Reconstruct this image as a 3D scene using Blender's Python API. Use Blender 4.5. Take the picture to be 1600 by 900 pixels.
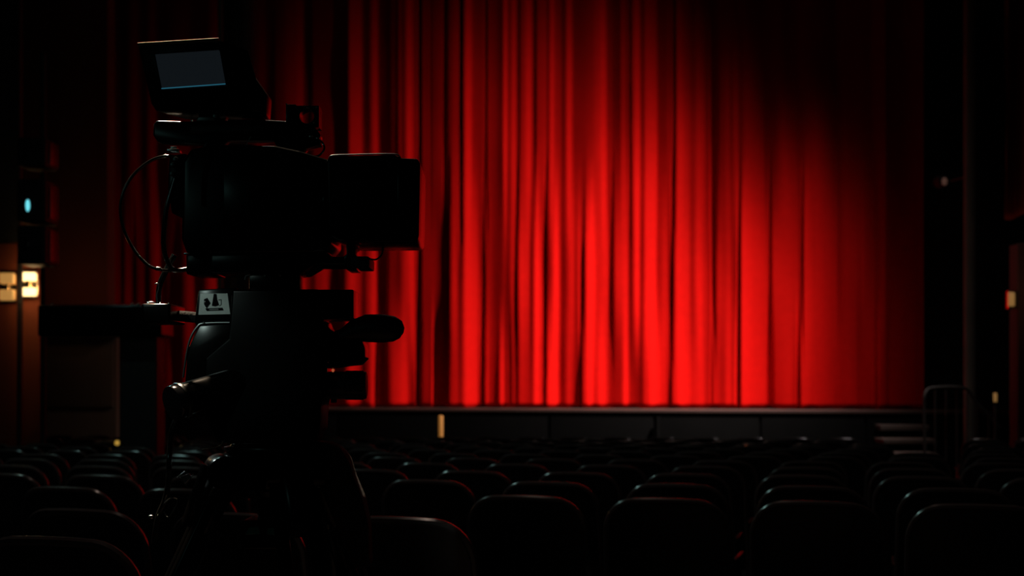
import bpy, bmesh, math, random
from mathutils import Vector, Matrix
for o in list(bpy.data.objects): bpy.data.objects.remove(o)
C = bpy.context.scene.collection
R = math.radians
random.seed(7)

# ------------------------------------------------------------------ camera
F = 2000.0          # focal length in pixels of the 1600 wide frame
EYE = 1.38          # camera height
HOR = 597.0         # horizon row
def P(px, py, d):
    """a point seen at px, py at depth d"""
    return Vector(((px-800)/F*d, d, EYE-(py-HOR)/F*d))
cam = bpy.data.cameras.new('photo_camera'); camo = bpy.data.objects.new('photo_camera', cam); C.objects.link(camo)
camo.location = (0, 0, EYE); camo.rotation_euler = (R(90), 0, 0)
cam.sensor_width = 36; cam.lens = 45; cam.shift_y = (HOR-450)/1600
cam.clip_start = .05; cam.clip_end = 100
cam.dof.use_dof = True; cam.dof.focus_distance = 2.6; cam.dof.aperture_fstop = 4.8
bpy.context.scene.camera = camo

# ------------------------------------------------------------------ world, lights, exposure
sc = bpy.context.scene
w = bpy.data.worlds.new('dark_house'); sc.world = w; w.use_nodes = True
w.node_tree.nodes['Background'].inputs[0].default_value = (.55, .6, .5, 1)
w.node_tree.nodes['Background'].inputs[1].default_value = .0004
sc.view_settings.view_transform = 'Standard'; sc.view_settings.look = 'None'
sc.view_settings.exposure = 0; sc.view_settings.gamma = 1; sc.view_settings.use_curve_mapping = False

def light(name, kind, loc, power, col, target=None, **kw):
    l = bpy.data.lights.new(name, kind); l.energy = power; l.color = col
    for k, v in kw.items(): setattr(l, k, v)
    o = bpy.data.objects.new(name, l); C.objects.link(o); o.location = loc
    if target is not None:
        o.rotation_euler = (Vector(target)-Vector(loc)).to_track_quat('-Z', 'Y').to_euler()
    return o
# stage spotlights from the right-hand side of the house
def soften(l, su, sv):
    """frosted profile spot: the beam fades like a bell curve, su wide and sv high (tangents of the angles)"""
    l.data.use_nodes = True; nt = l.data.node_tree; em = [n for n in nt.nodes if n.type == 'EMISSION'][0]
    tc = nt.nodes.new('ShaderNodeTexCoord'); sx = nt.nodes.new('ShaderNodeSeparateXYZ'); nt.links.new(tc.outputs['Normal'], sx.inputs[0])
    def mth(op, a, b=None):
        n = nt.nodes.new('ShaderNodeMath'); n.operation = op
        for k_, v_ in enumerate((a, b)):
            if v_ is None: continue
            if isinstance(v_, (int, float)): n.inputs[k_].default_value = v_
            else: nt.links.new(v_, n.inputs[k_])
        return n.outputs[0]
    u = mth('DIVIDE', mth('DIVIDE', sx.outputs[0], sx.outputs[2]), su); v = mth('DIVIDE', mth('DIVIDE', sx.outputs[1], sx.outputs[2]), sv)
    e = mth('EXPONENT', mth('MULTIPLY', mth('ADD', mth('MULTIPLY', u, u), mth('MULTIPLY', v, v)), -1.0))
    nt.links.new(e, em.inputs['Strength'])
for px_, py_, su_, sv_, power_ in ((900, 670, .12, .18, 7700), (690, 950, .165, .5, 7600), (900, 390, .12, .12, 1700), (1060, 880, .155, .18, 12400)):
    l_ = light('stage_spotlight', 'SPOT', (5.9, 16.9, 9.4), power_, (1, .86, .86), P(px_, py_, 21.3/(1+.2*(px_-800)/F)), spot_size=R(110), spot_blend=.3, shadow_soft_size=.08)
    soften(l_, su_, sv_)
# control and gallery lamps are inferred from seat glints; the rest are added, unseen
light('control_lamp', 'AREA', (-3.2, -2.2, 2.9), .8, (.45, 1.0, .92), (-.3, 5, .9), size=.35)
light('gallery_lamp', 'AREA', (-4.9, 10.5, 6.5), 30.0, (.55, 1.0, .92), (-.3, 4, .9), size=.22)
light('seat_wash', 'AREA', (1.0, 15.0, 9.2), 8.0, (1.0, .66, .55), (.5, 10, .5), size=1.2)  # added overhead to lift the tops of the far seats
light('rig_glint_spot', 'SPOT', (-1.8, 4.2, 5.8), 3000.0, (1.0, .76, .52), P(330, 250, 2.6), spot_size=R(18), spot_blend=.6, shadow_soft_size=.10)  # added narrow beam for the glint on the monitor's top edge
light('cable_glint_spot', 'SPOT', (-3.2, 6.0, 3.3), 160.0, (.85, 1.0, .97), P(240, 300, 2.6), spot_size=R(16), spot_blend=.6, shadow_soft_size=.05)  # added beam for the bright line on the loop cable
light('side_glint_fill', 'POINT', (-3.4, 6.4, 3.3), 6.0, (.6, 1.0, .9), shadow_soft_size=.05)  # added for glints on the left seat tops
light('seat_rim_fill', 'AREA', (-1.2, 4.2, 6.2), 14.0, (1.0, .74, .6), (0, 4.5, .9), size=.3)  # added soft wash for the near seat rims
light('plate_fill_spot', 'SPOT', (-1.7, .3, 2.5), 36.0, (.76, 1.0, .92), P(318, 535, 2.5), spot_size=R(7.5), spot_blend=.8, shadow_soft_size=.03)  # added narrow beam that brightens the name plate

# ------------------------------------------------------------------ materials
def mat(name, col, rough=.5, metal=0, noise=0, scale=30, bump=0, emit=None, estr=1, spec=.5, coat=0, sheen=0):
    m = bpy.data.materials.new(name); m.use_nodes = True; nt = m.node_tree; b = nt.nodes['Principled BSDF']
    b.inputs['Base Color'].default_value = (*col, 1); b.inputs['Roughness'].default_value = rough
    b.inputs['Metallic'].default_value = metal; b.inputs['Specular IOR Level'].default_value = spec
    b.inputs['Coat Weight'].default_value = coat; b.inputs['Sheen Weight'].default_value = sheen
    if noise or bump:
        tc = nt.nodes.new('ShaderNodeTexCoord'); n = nt.nodes.new('ShaderNodeTexNoise'); n.inputs['Scale'].default_value = scale
        n.inputs['Detail'].default_value = 5
        nt.links.new(tc.outputs['Object'], n.inputs['Vector'])
        if noise:
            r = nt.nodes.new('ShaderNodeMix'); r.data_type = 'RGBA'
            r.inputs['A'].default_value = (*[c*(1-noise) for c in col], 1); r.inputs['B'].default_value = (*[min(1, c*(1+noise)) for c in col], 1)
            nt.links.new(n.outputs['Fac'], r.inputs['Factor']); nt.links.new(r.outputs['Result'], b.inputs['Base Color'])
        if bump:
            bp = nt.nodes.new('ShaderNodeBump'); bp.inputs['Strength'].default_value = bump; bp.inputs['Distance'].default_value = .01
            nt.links.new(n.outputs['Fac'], bp.inputs['Height']); nt.links.new(bp.outputs['Normal'], b.inputs['Normal'])
    if emit:
        b.inputs['Emission Color'].default_value = (*emit, 1); b.inputs['Emission Strength'].default_value = estr
    return m
M = dict(
 velvet=mat('red_velvet', (.55, .004, .0025), .85, noise=.12, scale=9, bump=.12, spec=.03),
 velvet_dim=mat('red_brown_cloth', (.30, .035, .015), .85, noise=.2, scale=5, spec=.1),
 stage=mat('stage_boards', (.03, .014, .009), .5, noise=.3, scale=4, bump=.1),
 stage_front=mat('black_stage_front', (.0015, .0015, .0013), .9, noise=.3, scale=3, spec=.03),
 wall=mat('red_brown_wall_paint', (.34, .075, .03), .8, noise=.25, scale=.6, bump=.05),
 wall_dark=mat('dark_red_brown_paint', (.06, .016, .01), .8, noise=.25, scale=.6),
 wallb=mat('brown_dado', (.20, .13, .08), .7, noise=.2, scale=1.2),
 black=mat('black_paint', (.012, .012, .013), .6, noise=.2, scale=5),
 carpet=mat('dark_carpet', (.02, .012, .012), .95, noise=.5, scale=40, bump=.3),
 shell=mat('black_vinyl_shell', (.010, .009, .010), .34, noise=.3, scale=25, bump=.05),
 rim=mat('grey_vinyl_piping', (.07, .052, .052), .24, noise=.2, scale=30, bump=.03),
 cloth=mat('black_upholstery', (.013, .010, .011), .8, noise=.3, scale=60, bump=.2),
 plastic=mat('black_satin_plastic', (.002, .002, .002), .2, noise=.3, scale=80, spec=.2),
 gloss=mat('black_gloss_plastic', (.006, .006, .007), .12),
 rubber=mat('black_rubber', (.004, .004, .004), .5, noise=.2, scale=60, bump=.1),
 foam=mat('black_foam', (.010, .010, .010), .95, noise=.4, scale=200, bump=.5),
 cable=mat('black_cable_jacket', (.02, .02, .02), .15, coat=1),
 steel=mat('bright_steel', (.55, .56, .55), .22, metal=1, noise=.15, scale=60),
 dsteel=mat('dark_steel', (.10, .11, .11), .3, metal=1, noise=.2, scale=50),
 brass=mat('brass', (.9, .72, .5), .22, metal=1, noise=.15, scale=40),
 plate=mat('pale_grey_plate', (.75, .80, .76), .4, noise=.2, scale=60),
 teal=mat('teal_enamel', (.02, .16, .13), .3, noise=.2, scale=60),
 screen=mat('reflecting_lcd_screen', (.01, .012, .014), .15, emit=(.0045, .0062, .0078)),  # reflected grey of the dark screen, put into weak emission
 edgeblue=mat('bezel_edge_glint', (.02, .03, .04), .2, emit=(.012, .085, .13)),  # light caught by the bezel edge, put into emission
 lamp=mat('warm_lamp_glass', (.9, .8, .6), .4, emit=(1.0, .66, .28), estr=2.6),
 lampmirror=mat('amber_lamp_reflection', (.8, .55, .3), .4, emit=(.50, .24, .06), estr=.75),
 amberfaint=mat('faint_amber_glow', (.5, .35, .2), .4, emit=(.16, .085, .025), estr=1),
 cyan=mat('cyan_lamp_lens', (.2, .5, .5), .2, emit=(.16, .75, .85), estr=1.1),
 amber=mat('lit_brass_post', (.5, .25, .08), .35, emit=(.19, .075, .014), estr=1),
 dot=mat('tiny_orange_glow', (.5, .2, .1), .3, emit=(.30, .07, .025), estr=1),
 dotw=mat('tiny_white_glint', (.5, .5, .4), .3, emit=(.20, .17, .12), estr=1),
 doty=mat('tiny_yellow_glint', (.5, .4, .1), .3, emit=(.38, .22, .035), estr=1),
 pale=mat('grey_painted_steel', (.03, .028, .023), .8, noise=.2, scale=10),
 tread=mat('brown_worn_wood', (.045, .030, .022), .6, noise=.3, scale=5),
)

# ------------------------------------------------------------------ helpers
def add_box(bm, x0, x1, y0, y1, z0, z1, bev=0, seg=2):
    g = bmesh.ops.create_cube(bm, size=1, matrix=Matrix.Translation(((x0+x1)/2, (y0+y1)/2, (z0+z1)/2)) @ Matrix.Diagonal((abs(x1-x0), abs(y1-y0), abs(z1-z0), 1)))
    if bev:
        es = list({e for v in g['verts'] for e in v.link_edges})
        bmesh.ops.bevel(bm, geom=es, offset=bev, segments=seg, profile=.6, affect='EDGES')
def add_cyl(bm, a, b, r0, r1=None, seg=20, bev=0):
    a = Vector(a); b = Vector(b); r1 = r0 if r1 is None else r1
    m = Matrix.Translation((a+b)/2) @ (b-a).to_track_quat('Z', 'Y').to_matrix().to_4x4()
    g = bmesh.ops.create_cone(bm, cap_ends=True, segments=seg, radius1=r0, radius2=r1, depth=(b-a).length, matrix=m)
    if bev:
        es = [e for e in {e for v in g['verts'] for e in v.link_edges} if any(len(f.verts) > 4 for f in e.link_faces)]
        bmesh.ops.bevel(bm, geom=es, offset=bev, segments=2, profile=.6, affect='EDGES')
def add_sphere(bm, c, r, sx=1, sy=1, sz=1, rot=None, u=20, v=12):
    m = Matrix.Translation(c)
    if rot: m = m @ rot
    bmesh.ops.create_uvsphere(bm, u_segments=u, v_segments=v, radius=r, matrix=m @ Matrix.Diagonal((sx, sy, sz, 1)))
def smooth_path(pts, n=6):
    pts = [Vector(p) for p in pts]; out = []
    for i in range(len(pts)-1):
        p0 = pts[max(i-1, 0)]; p1 = pts[i]; p2 = pts[i+1]; p3 = pts[min(i+2, len(pts)-1)]
        for k in range(n):
            t = k/n
            out.append(.5*((2*p1)+(-p0+p2)*t+(2*p0-5*p1+4*p2-p3)*t*t+(-p0+3*p1-3*p2+p3)*t**3))
    out.append(pts[-1]); return out
def add_tube(bm, pts, r, seg=8, smooth=0, closed=False):
    if smooth: pts = smooth_path(pts, smooth)
    pts = [Vector(p) for p in pts]; rings = []; up = Vector((0, 0, 1)); prev = None
    for i, p in enumerate(pts):
        if closed: t = pts[(i+1) % len(pts)]-pts[i-1]
        else: t = pts[min(i+1, len(pts)-1)]-pts[max(i-1, 0)]
        t.normalize()
        if prev is None:
            n = t.cross(Vector((0, 1, 0)));
            if n.length < .1: n = t.cross(Vector((1, 0, 0)))
        else: n = prev-t*prev.dot(t)
        n.normalize(); prev = n; b = t.cross(n)
        rr = r[i] if isinstance(r, (list, tuple)) else r
        rings.append([bm.verts.new(p+(n*math.cos(a)+b*math.sin(a))*rr) for a in [2*math.pi*k/seg for k in range(seg)]])
    m = len(rings)
    for i in range(m if closed else m-1):
        A = rings[i]; B = rings[(i+1) % m]
        for k in range(seg): bm.faces.new((A[k], A[(k+1) % seg], B[(k+1) % seg], B[k]))
    if not closed:
        bm.faces.new(rings[0][::-1]); bm.faces.new(rings[-1])
def add_prism(bm, pts, off, bev=0, seg=2):
    """pts: 3D polygon; extruded by vector off"""
    a = [bm.verts.new(Vector(p)) for p in pts]; b = [bm.verts.new(Vector(p)+Vector(off)) for p in pts]
    n = len(a); fs = [bm.faces.new(a), bm.faces.new(b[::-1])]
    for i in range(n): fs.append(bm.faces.new((a[(i+1) % n], a[i], b[i], b[(i+1) % n])))
    if bev:
        bmesh.ops.recalc_face_normals(bm, faces=fs)
        es = list({e for f in fs for e in f.edges})
        bmesh.ops.bevel(bm, geom=es, offset=bev, segments=seg, profile=.6, affect='EDGES')
def obj(name, bm, m, parent=None, smooth=True, label=None, kind=None):
    bmesh.ops.recalc_face_normals(bm, faces=bm.faces)
    if parent is not None:
        mw = parent.matrix_basis.copy(); q = parent.parent
        while q is not None: mw = q.matrix_basis @ mw; q = q.parent
        bmesh.ops.transform(bm, matrix=mw.inverted(), verts=bm.verts)
    me = bpy.data.meshes.new(name); bm.to_mesh(me); bm.free(); me.materials.append(m)
    if smooth:
        me.shade_smooth()
        me.set_sharp_from_angle(angle=R(40))
    o = bpy.data.objects.new(name, me); C.objects.link(o); o.parent = parent
    if label: o['label'] = label
    if kind: o['kind'] = kind
    return o
def thing(name, label, cat, loc=(0, 0, 0), rz=0, group=None):
    o = bpy.data.objects.new(name, None); C.objects.link(o); o.empty_display_size = .1
    o.matrix_basis = Matrix.Translation(loc) @ Matrix.Rotation(rz, 4, 'Z')
    o['label'] = label; o['category'] = cat
    if group: o['group'] = group
    return o
def tag(o, label, cat, group=None):
    o['label'] = label; o['category'] = cat
    if group: o['group'] = group
    return o
def bmnew(): return bmesh.new()
def pbox(bm, x0, x1, y0, y1, d, dep, bev=0, seg=2):
    """box whose front face spans pixel columns x0..x1 and rows y0..y1 at depth d, dep metres deep"""
    a = P(x0, y1, d); b = P(x1, y0, d); add_box(bm, a.x, b.x, d, d+dep, a.z, b.z, bev, seg)
def floor_z(d): return .1125-.025*d
STAGE_TOP = EYE-.43
SL = .2                                                   # the stage line comes nearer to the right
def on_line(px, dc, s=SL):
    u = (px-800)/F; d = dc/(1+s*u); return Vector((u*d, d, 0))

# ------------------------------------------------------------------ structure
bm = bmnew()                                              # raked floor
v = [bm.verts.new((x, y, floor_z(y))) for x, y in ((-11, -3), (11, -3), (11, 24), (-11, 24))]; f = bm.faces.new(v)
r = bmesh.ops.extrude_face_region(bm, geom=[f]); bmesh.ops.translate(bm, vec=(0, 0, -.15), verts=[g for g in r['geom'] if isinstance(g, bmesh.types.BMVert)])
obj('floor', bm, M['carpet'], kind='structure')
bm = bmnew(); add_box(bm, -11, 11, -3, 25, 10.2, 10.4); obj('ceiling', bm, M['black'], kind='structure')
bm = bmnew(); add_box(bm, -11.2, -11, -3, 25, -.8, 10.2); obj('wall_left', bm, M['black'], kind='structure')
bm = bmnew(); add_box(bm, 11, 11.2, -3, 25, -.8, 10.2); obj('wall_right', bm, M['black'], kind='structure')
bm = bmnew(); add_box(bm, -11.2, 11.2, -3.2, -3, -.3, 10.2); obj('wall_rear', bm, M['black'], kind='structure')
bm = bmnew(); add_box(bm, -11.2, 11.2, 25, 25.2, -.8, 10.2); obj('wall_front', bm, M['black'], kind='structure')

# stage block : front face along the line dc = 20.45
def quadprism(bm, pts, z0, z1, bev=0):
    add_prism(bm, [(p.x, p.y, z0) for p in pts], (0, 0, z1-z0), bev)
A = on_line(190, 20.45); B = on_line(1700, 20.45); A2 = on_line(190, 24.2); B2 = on_line(1700, 24.2)
st = None
bm = bmnew(); quadprism(bm, [A, B, B2, A2], -.75, STAGE_TOP-.05); st = obj('stage', bm, M['stage_front'], kind='structure')
bm = bmnew(); quadprism(bm, [A+Vector((0, -.04, 0)), B+Vector((0, -.04, 0)), B2, A2], STAGE_TOP-.05, STAGE_TOP, .008)
obj('stage_floor', bm, M['stage'], st)
for i in range(9):                                        # front fascia panels
    a = on_line(200+i*165, 20.43); b = on_line(200+(i+1)*165-4, 20.43)
    bm = bmnew(); quadprism(bm, [a, b, b+Vector((0, .05, 0)), a+Vector((0, .05, 0))], -.7, STAGE_TOP-.09, .006); obj('fascia_panel', bm, M['stage_front'], st)

# ------------------------------------------------------------------ main curtain
L210 = "165:.001 185:.005 200:.002 215:.008 228:.003 240:.01 250:.003 290:.008 320:.003 340:.015 352:.003 380:.008 395:.003 410:.012 425:.004 440:.015 457:.03 470:.045 475:.012 482:.005 495:.03 505:.04 515:.05 525:.07 530:.02 545:.012 553:.2 562:.2 569:.05 575:.04 586:.22 592:.06 600:.05 607:.03 615:.06 621:.02 626:.1 632:.04 640:.2 648:.06 655:.01 663:.05 672:.03 680:.05 690:.08 694:.02 705:.06 715:.14 720:.02 724:.03 733:.4 741:.13 752:.12 756:.17 760:.03 765:.15 775:.12 785:.05 791:.32 797:.12 804:.28 811:.04 816:.15 828:.3 835:.04 843:.18 852:.2 857:.1 863:.32 869:.18 875:.16 881:.06 890:.35 898:.12 912:.12 925:.16 935:.28 944:.5 951:.12 955:.07 967:.07 975:.22 985:.05 998:.38 1004:.06 1013:.3 1025:.4 1029:.1 1040:.1 1046:.17 1054:.03 1064:.33 1075:.2 1083:.09 1098:.3 1104:.1 1110:.02 1130:.04 1138:.08 1144:.03 1151:.1 1157:.02 1170:.06 1192:.09 1196:.02 1210:.015 1230:.07 1240:.05 1250:.02 1262:.03 1280:.045 1305:.05 1311:.01 1325:.02 1340:.015 1356:.012 1370:.003 1385:.004 1400:.003 1430:.001 1450:.001"
L430 = "165:.001 175:.004 187:.02 193:.003 203:.03 210:.005 224:.03 232:.005 247:.06 252:.01 270:.03 280:.01 300:.06 315:.02 335:.08 350:.02 370:.08 385:.03 410:.1 425:.02 440:.08 455:.03 470:.06 480:.1 490:.05 500:.15 509:.2 518:.1 526:.03 538:.05 552:.35 560:.25 569:.06 575:.2 584:.4 591:.05 602:.03 612:.15 625:.1 637:.3 644:.42 648:.08 653:.01 665:.13 680:.17 690:.08 702:.03 713:.45 722:.12 732:.7 742:.6 750:.3 756:.05 762:.35 775:.25 783:.25 789:.35 795:.25 803:.55 808:.06 816:.75 826:.7 832:.25 840:1 848:.7 853:.03 860:.5 870:1 880:.4 895:.8 901:.55 907:.8 912:.12 920:.9 926:1 935:.7 948:.8 956:.1 965:.7 980:.8 986:.22 997:.95 1004:.3 1012:.9 1023:1 1029:.45 1040:.75 1051:.03 1060:.9 1074:.85 1082:.3 1094:1 1102:.5 1112:.1 1117:.08 1125:.4 1132:.3 1140:.35 1146:.15 1156:.03 1163:.4 1185:.36 1197:.34 1203:.02 1212:.27 1230:.25 1246:.2 1254:.02 1262:.36 1273:.2 1280:.27 1295:.22 1306:.28 1311:.05 1325:.09 1336:.08 1345:.04 1354:.11 1363:.07 1371:.015 1385:.04 1400:.02 1420:.006 1440:.002 1450:.001"
L610 = "165:.001 175:.004 187:.02 193:.003 203:.03 210:.005 224:.03 232:.005 247:.05 252:.01 270:.03 280:.01 300:.06 315:.02 335:.08 350:.02 370:.08 385:.03 410:.1 425:.02 440:.08 455:.03 470:.06 480:.1 490:.05 500:.15 509:.2 518:.1 526:.08 538:.05 552:.35 560:.3 569:.1 575:.2 584:.4 591:.07 602:.05 620:.3 632:.35 640:.13 650:.015 668:.1 678:.03 700:.05 716:.25 722:.13 733:.6 742:.55 749:.06 753:.03 761:.35 768:.08 778:.08 785:.5 791:.15 796:.08 803:.2 808:.07 817:.35 828:.3 832:.2 840:.8 846:.6 852:.05 860:.8 868:.9 878:.25 890:.65 900:.4 908:.07 915:.6 923:.9 931:.55 941:.85 956:.28 970:.35 979:.9 986:.4 997:.3 1003:.2 1011:.6 1022:1 1040:.65 1047:.04 1055:.6 1066:.95 1076:.75 1082:.45 1097:.5 1104:.2 1111:.1 1120:.25 1130:.12 1140:.35 1147:.1 1155:.04 1165:.6 1172:.75 1182:.45 1195:.4 1199:.03 1215:.1 1235:.17 1241:.1 1248:.01 1257:.25 1270:.4 1276:.25 1300:.27 1306:.1 1320:.07 1333:.1 1338:.12 1342:.03 1360:.02 1368:.005 1380:.06 1388:.05 1395:.01 1420:.01 1440:.002 1450:.001"
X0, X1, STP = 164, 1446, 1.5
N = int((X1-X0)/STP)+1
def theta(px):
    p = on_line(px, 21.3); return math.atan2(5.9-p.x, p.y-16.9)+math.atan(SL)   # lamp azimuth from the cloth's normal
def relief(s):
    t = [tuple(map(float, q.split(':'))) for q in s.split()]
    v = []; j = 0
    for i in range(N):
        x = X0+i*STP
        while j < len(t)-2 and t[j+1][0] < x: j += 1
        a, b = t[j], t[j+1]; k = min(1, max(0, (x-a[0])/(b[0]-a[0]))); k = k*k*(3-2*k)
        v.append(a[1]+(b[1]-a[1])*k)
    W = int(34/STP)
    e = [max(v[max(0, i-W):i+W+1]) for i in range(N)]
    e = [sum(e[max(0, i-W):i+W+1])/len(e[max(0, i-W):i+W+1]) for i in range(N)]
    h = [0]
    for i in range(1, N):
        b = min(1, max(.0, v[i]/max(e[i], 1e-4)))
        s_ = math.tan(max(-1.2, min(1.05, theta(X0+i*STP)-math.acos(b))))
        h.append(h[-1]-s_*STP*.0107*1.1)
    W = int(60/STP)
    m = [sum(h[max(0, i-W):i+W+1])/len(h[max(0, i-W):i+W+1]) for i in range(N)]
    W2 = int(20/STP)
    m = [sum(m[max(0, i-W2):i+W2+1])/len(m[max(0, i-W2):i+W2+1]) for i in range(N)]
    slot = [max(0, .17-min(1, v[i]/max(e[i], 1e-4)))/.17 for i in range(N)]          # deep narrow grooves between the pleats
    return [a-b-.11*(q*q*(3-2*q)) for a, b, q in zip(h, m, slot)]
H1, H2, H3 = relief(L210), relief(L430), relief(L610)
def curtain():
    dc = 21.35; bm = bmnew(); rows = []
    zb = STAGE_TOP+.02; zt = 9.6; NZ = 44
    for j in range(NZ+1):
        z = zb+(zt-zb)*(j/NZ)**1.25
        py = HOR+(EYE-z)*F/21.3
        row = []
        for i in range(N):
            if py > 430: k = min(1, (py-430)/180); a, b = H2[i], H3[i]
            else: k = min(1, max(0, (430-py)/220)); a, b = H2[i], H1[i]
            k = k*k*(3-2*k); h = a+(b-a)*k
            h += .012*math.sin(z*1.1+i*.021)+.004*math.sin(z*3.1+i*.07)
            h -= max(0, X0+i*STP-1384)*.0107*1.6        # the right end is turned back, shaped so that it falls dark
            p = on_line(X0+i*STP, dc)
            zz = z if j else z+.012*math.sin(i*.13)+.01*math.sin(i*.31)
            row.append(bm.verts.new((p.x-h*.19, p.y-h*.98, zz)))
        rows.append(row)
    for j in range(NZ):
        for i in range(N-1): bm.faces.new((rows[j][i], rows[j][i+1], rows[j+1][i+1], rows[j+1][i]))
    o = obj('stage_curtain', bm, M['velvet'])
    for p in o.data.polygons: p.use_smooth = True
    sm = o.modifiers.new('thickness', 'SOLIDIFY'); sm.thickness = .006; sm.offset = 1
    return o
tag(curtain(), 'tall pleated red velvet curtain lit across the stage, reaching down to the stage floor', 'curtain')

# ------------------------------------------------------------------ left side of the hall
lw = None
bm = bmnew(); pbox(bm, -40, 168, -160, 478, 20.6, .4, .01); obj('wall_splay', bm, M['wall'], kind='structure')
bm = bmnew(); pbox(bm, -40, 182, 478, 524, 20.3, .9, .02); obj('trim_2', bm, M['wallb'], kind='structure')
bm = bmnew(); pbox(bm, -40, 182, 524, 760, 20.5, .5, .01); wd = obj('wall_dado', bm, M['wallb'], kind='structure')
for x0, x1 in ((68, 176), (-34, 58)):
    bm = bmnew(); pbox(bm, x0, x1, 536, 636, 20.46, .05, .012); obj('dado_panel', bm, M['wallb'], wd)
bm = bmnew(); a = P(349, 0, 17.5); b = P(399, 0, 17.5); add_cyl(bm, ((a.x+b.x)/2, 17.5, -.5), ((a.x+b.x)/2, 17.5, 10.2), (b.x-a.x)/2, seg=32); obj('column', bm, M['black'], kind='structure')
bm = bmnew(); a = P(344, 0, 17.0); add_cyl(bm, (a.x, 17.0, floor_z(17.0)), (a.x, 17.0, 10.2), .03, seg=20); tag(obj('thin_pipe', bm, mat('teal_grey_paint', (.05, .10, .085), .6)), 'thin teal-grey vertical pipe just left of the black column above the monitor', 'pipe')

# two-lamp wall sconce with warm glass, and its dim mirror image
def sconce(cx, cy, d, w, name_label, glass, h=13, gap=24, dim=0):
    c = P(cx, cy, d); k = d/F
    t = thing('wall_sconce', name_label, 'wall lamp', (c.x, d+.05, c.z-gap*k))
    bm = bmnew(); add_box(bm, c.x-w*.56*k, c.x+w*.56*k, d+.045, d+.09, c.z-gap*.95*k, c.z+gap*.95*k, .008); obj('back_plate', bm, M['brass'], t)
    for s in (-1, 1):
        z = c.z+s*gap/2*k
        bm = bmnew(); add_box(bm, c.x-w/2*k, c.x+w/2*k, d-.03, d+.04, z-h/2*k, z+h/2*k, .02, 3); obj('lamp_or_glint', bm, glass, t)
    bm = bmnew(); add_box(bm, c.x-w*.1*k, c.x+w*.1*k, d-.01, d+.05, c.z-gap*.45*k, c.z+gap*.45*k, .003); obj('bracket', bm, M['brass'], t)
    return c
sconce(43, 444, 14.98, 25, 'brass wall lamp with two bright warm glasses one above the other, on the left wall', M['lamp'])
sconce(11, 448, 14.98, 22, 'dim amber mirror image of the two-glass wall lamp at the left picture edge', M['lampmirror'], h=17, gap=26)  # reflection of the warm lamp, built as a dim glowing copy
bm = bmnew(); a = P(26, 405, 14.7); b = P(33, 405, 14.7); add_box(bm, a.x, b.x, 14.7, 14.76, floor_z(14.76), a.z, .008); tag(obj('black_post', bm, M['black']), 'narrow black upright bar standing between the warm wall lamp and its dim mirror image', 'post')
bm = bmnew(); pbox(bm, -60, 62, 380, 760, 15.07, .1, .01); obj('trim_3', bm, M['wall'], kind='structure')
bm = bmnew(); pbox(bm, -60, 31, -140, 379, 15.07, .1, .01); obj('trim_4', bm, M['black'], kind='structure')
lp = P(43, 444, 14.5)
light('sconce_glow', 'POINT', (lp.x, 14.6, lp.z), 3.5, (1, .6, .25), shadow_soft_size=.1)
light('wall_wash', 'POINT', P(100, 440, 19.6), .8, (1, .55, .22), shadow_soft_size=.15)
# stage lamps on a boom at the left
bm = bmnew(); k = P(62, 0, 14.0); zb_ = floor_z(14)
add_cyl(bm, (k.x, 14.1, zb_), (k.x, 14.1, 5.0), .03); tag(obj('boom_pole', bm, M['black']), 'thin black upright pole carrying the stacked stage lamps at left', 'pole')
def par(cy, h, label, lens):
    c = P(60, cy, 13.85); k = 13.85/F
    t = thing('stage_lamp', label, 'stage lamp', (c.x, 13.85, c.z-h/2*k), 0, 'stage lamps on the left pole')
    bm = bmnew(); add_box(bm, c.x-20*k, c.x+24*k, 13.6, 13.99, c.z-h/2*k, c.z+h/2*k, .03, 3); obj('lamp_housing', bm, M['black'], t)
    bm = bmnew(); add_box(bm, c.x-24*k, c.x-20*k, 13.7, 13.95, c.z-h*.4*k, c.z+h*.4*k, .005); obj('yoke_arm', bm, M['dsteel'], t)
    bm = bmnew(); add_box(bm, c.x+24*k, c.x+27*k, 13.7, 13.95, c.z-h*.4*k, c.z+h*.4*k, .005); obj('yoke_arm', bm, M['dsteel'], t)
    bm = bmnew(); add_box(bm, c.x-5*k, c.x+9*k, 13.99, 14.08, c.z-.04, c.z+.04, .005); obj('pole_clamp', bm, M['dsteel'], t)
    bm = bmnew(); add_sphere(bm, (c.x-3*k, 13.6, c.z-(8*k if lens else 0)), 3.3*k, 1, .6, 2.8); obj('lens', bm, M['cyan'] if lens else M['gloss'], t)
par(243, 44, 'topmost black stage lamp on the left pole, unlit', 0)
par(318, 66, 'middle stage lamp on the left pole with a glowing cyan lens', 1)
par(386, 60, 'lowest black stage lamp on the left pole, above the warm wall lamp', 0)

# ------------------------------------------------------------------ right side of the hall
bm = bmnew(); pbox(bm, 1430, 1760, -140, 640, 20.55, .3); obj('wall_proscenium', bm, M['black'], kind='structure')
k = P(1515, 0, 18.6); bm = bmnew(); add_cyl(bm, (k.x, 18.6, floor_z(18.6)-.02), (k.x, 18.6, 10.2), .085, seg=28, bev=0)
add_cyl(bm, (k.x, 18.6, floor_z(18.6)-.02), (k.x, 18.6, floor_z(18.6)+.06), .2, seg=28, bev=.01)
tag(obj('grey_pole', bm, mat('grey_pole_paint', (.16, .155, .13), .8, noise=.2, scale=3, spec=.2)), 'tall grey painted pole rising at the right of the stage', 'pole')
c = P(1477, 283, 19.0)
t = thing('spotlight', 'small unlit spotlight with a reflection in its lens high on the right side of the stage', 'stage lamp', (c.x, 19.1, c.z))
bm = bmnew(); add_cyl(bm, (c.x+.03, 19.35, c.z+.04), (c.x, 19.02, c.z), .10, .085, 24, .01); obj('lamp_housing', bm, M['black'], t)
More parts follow.
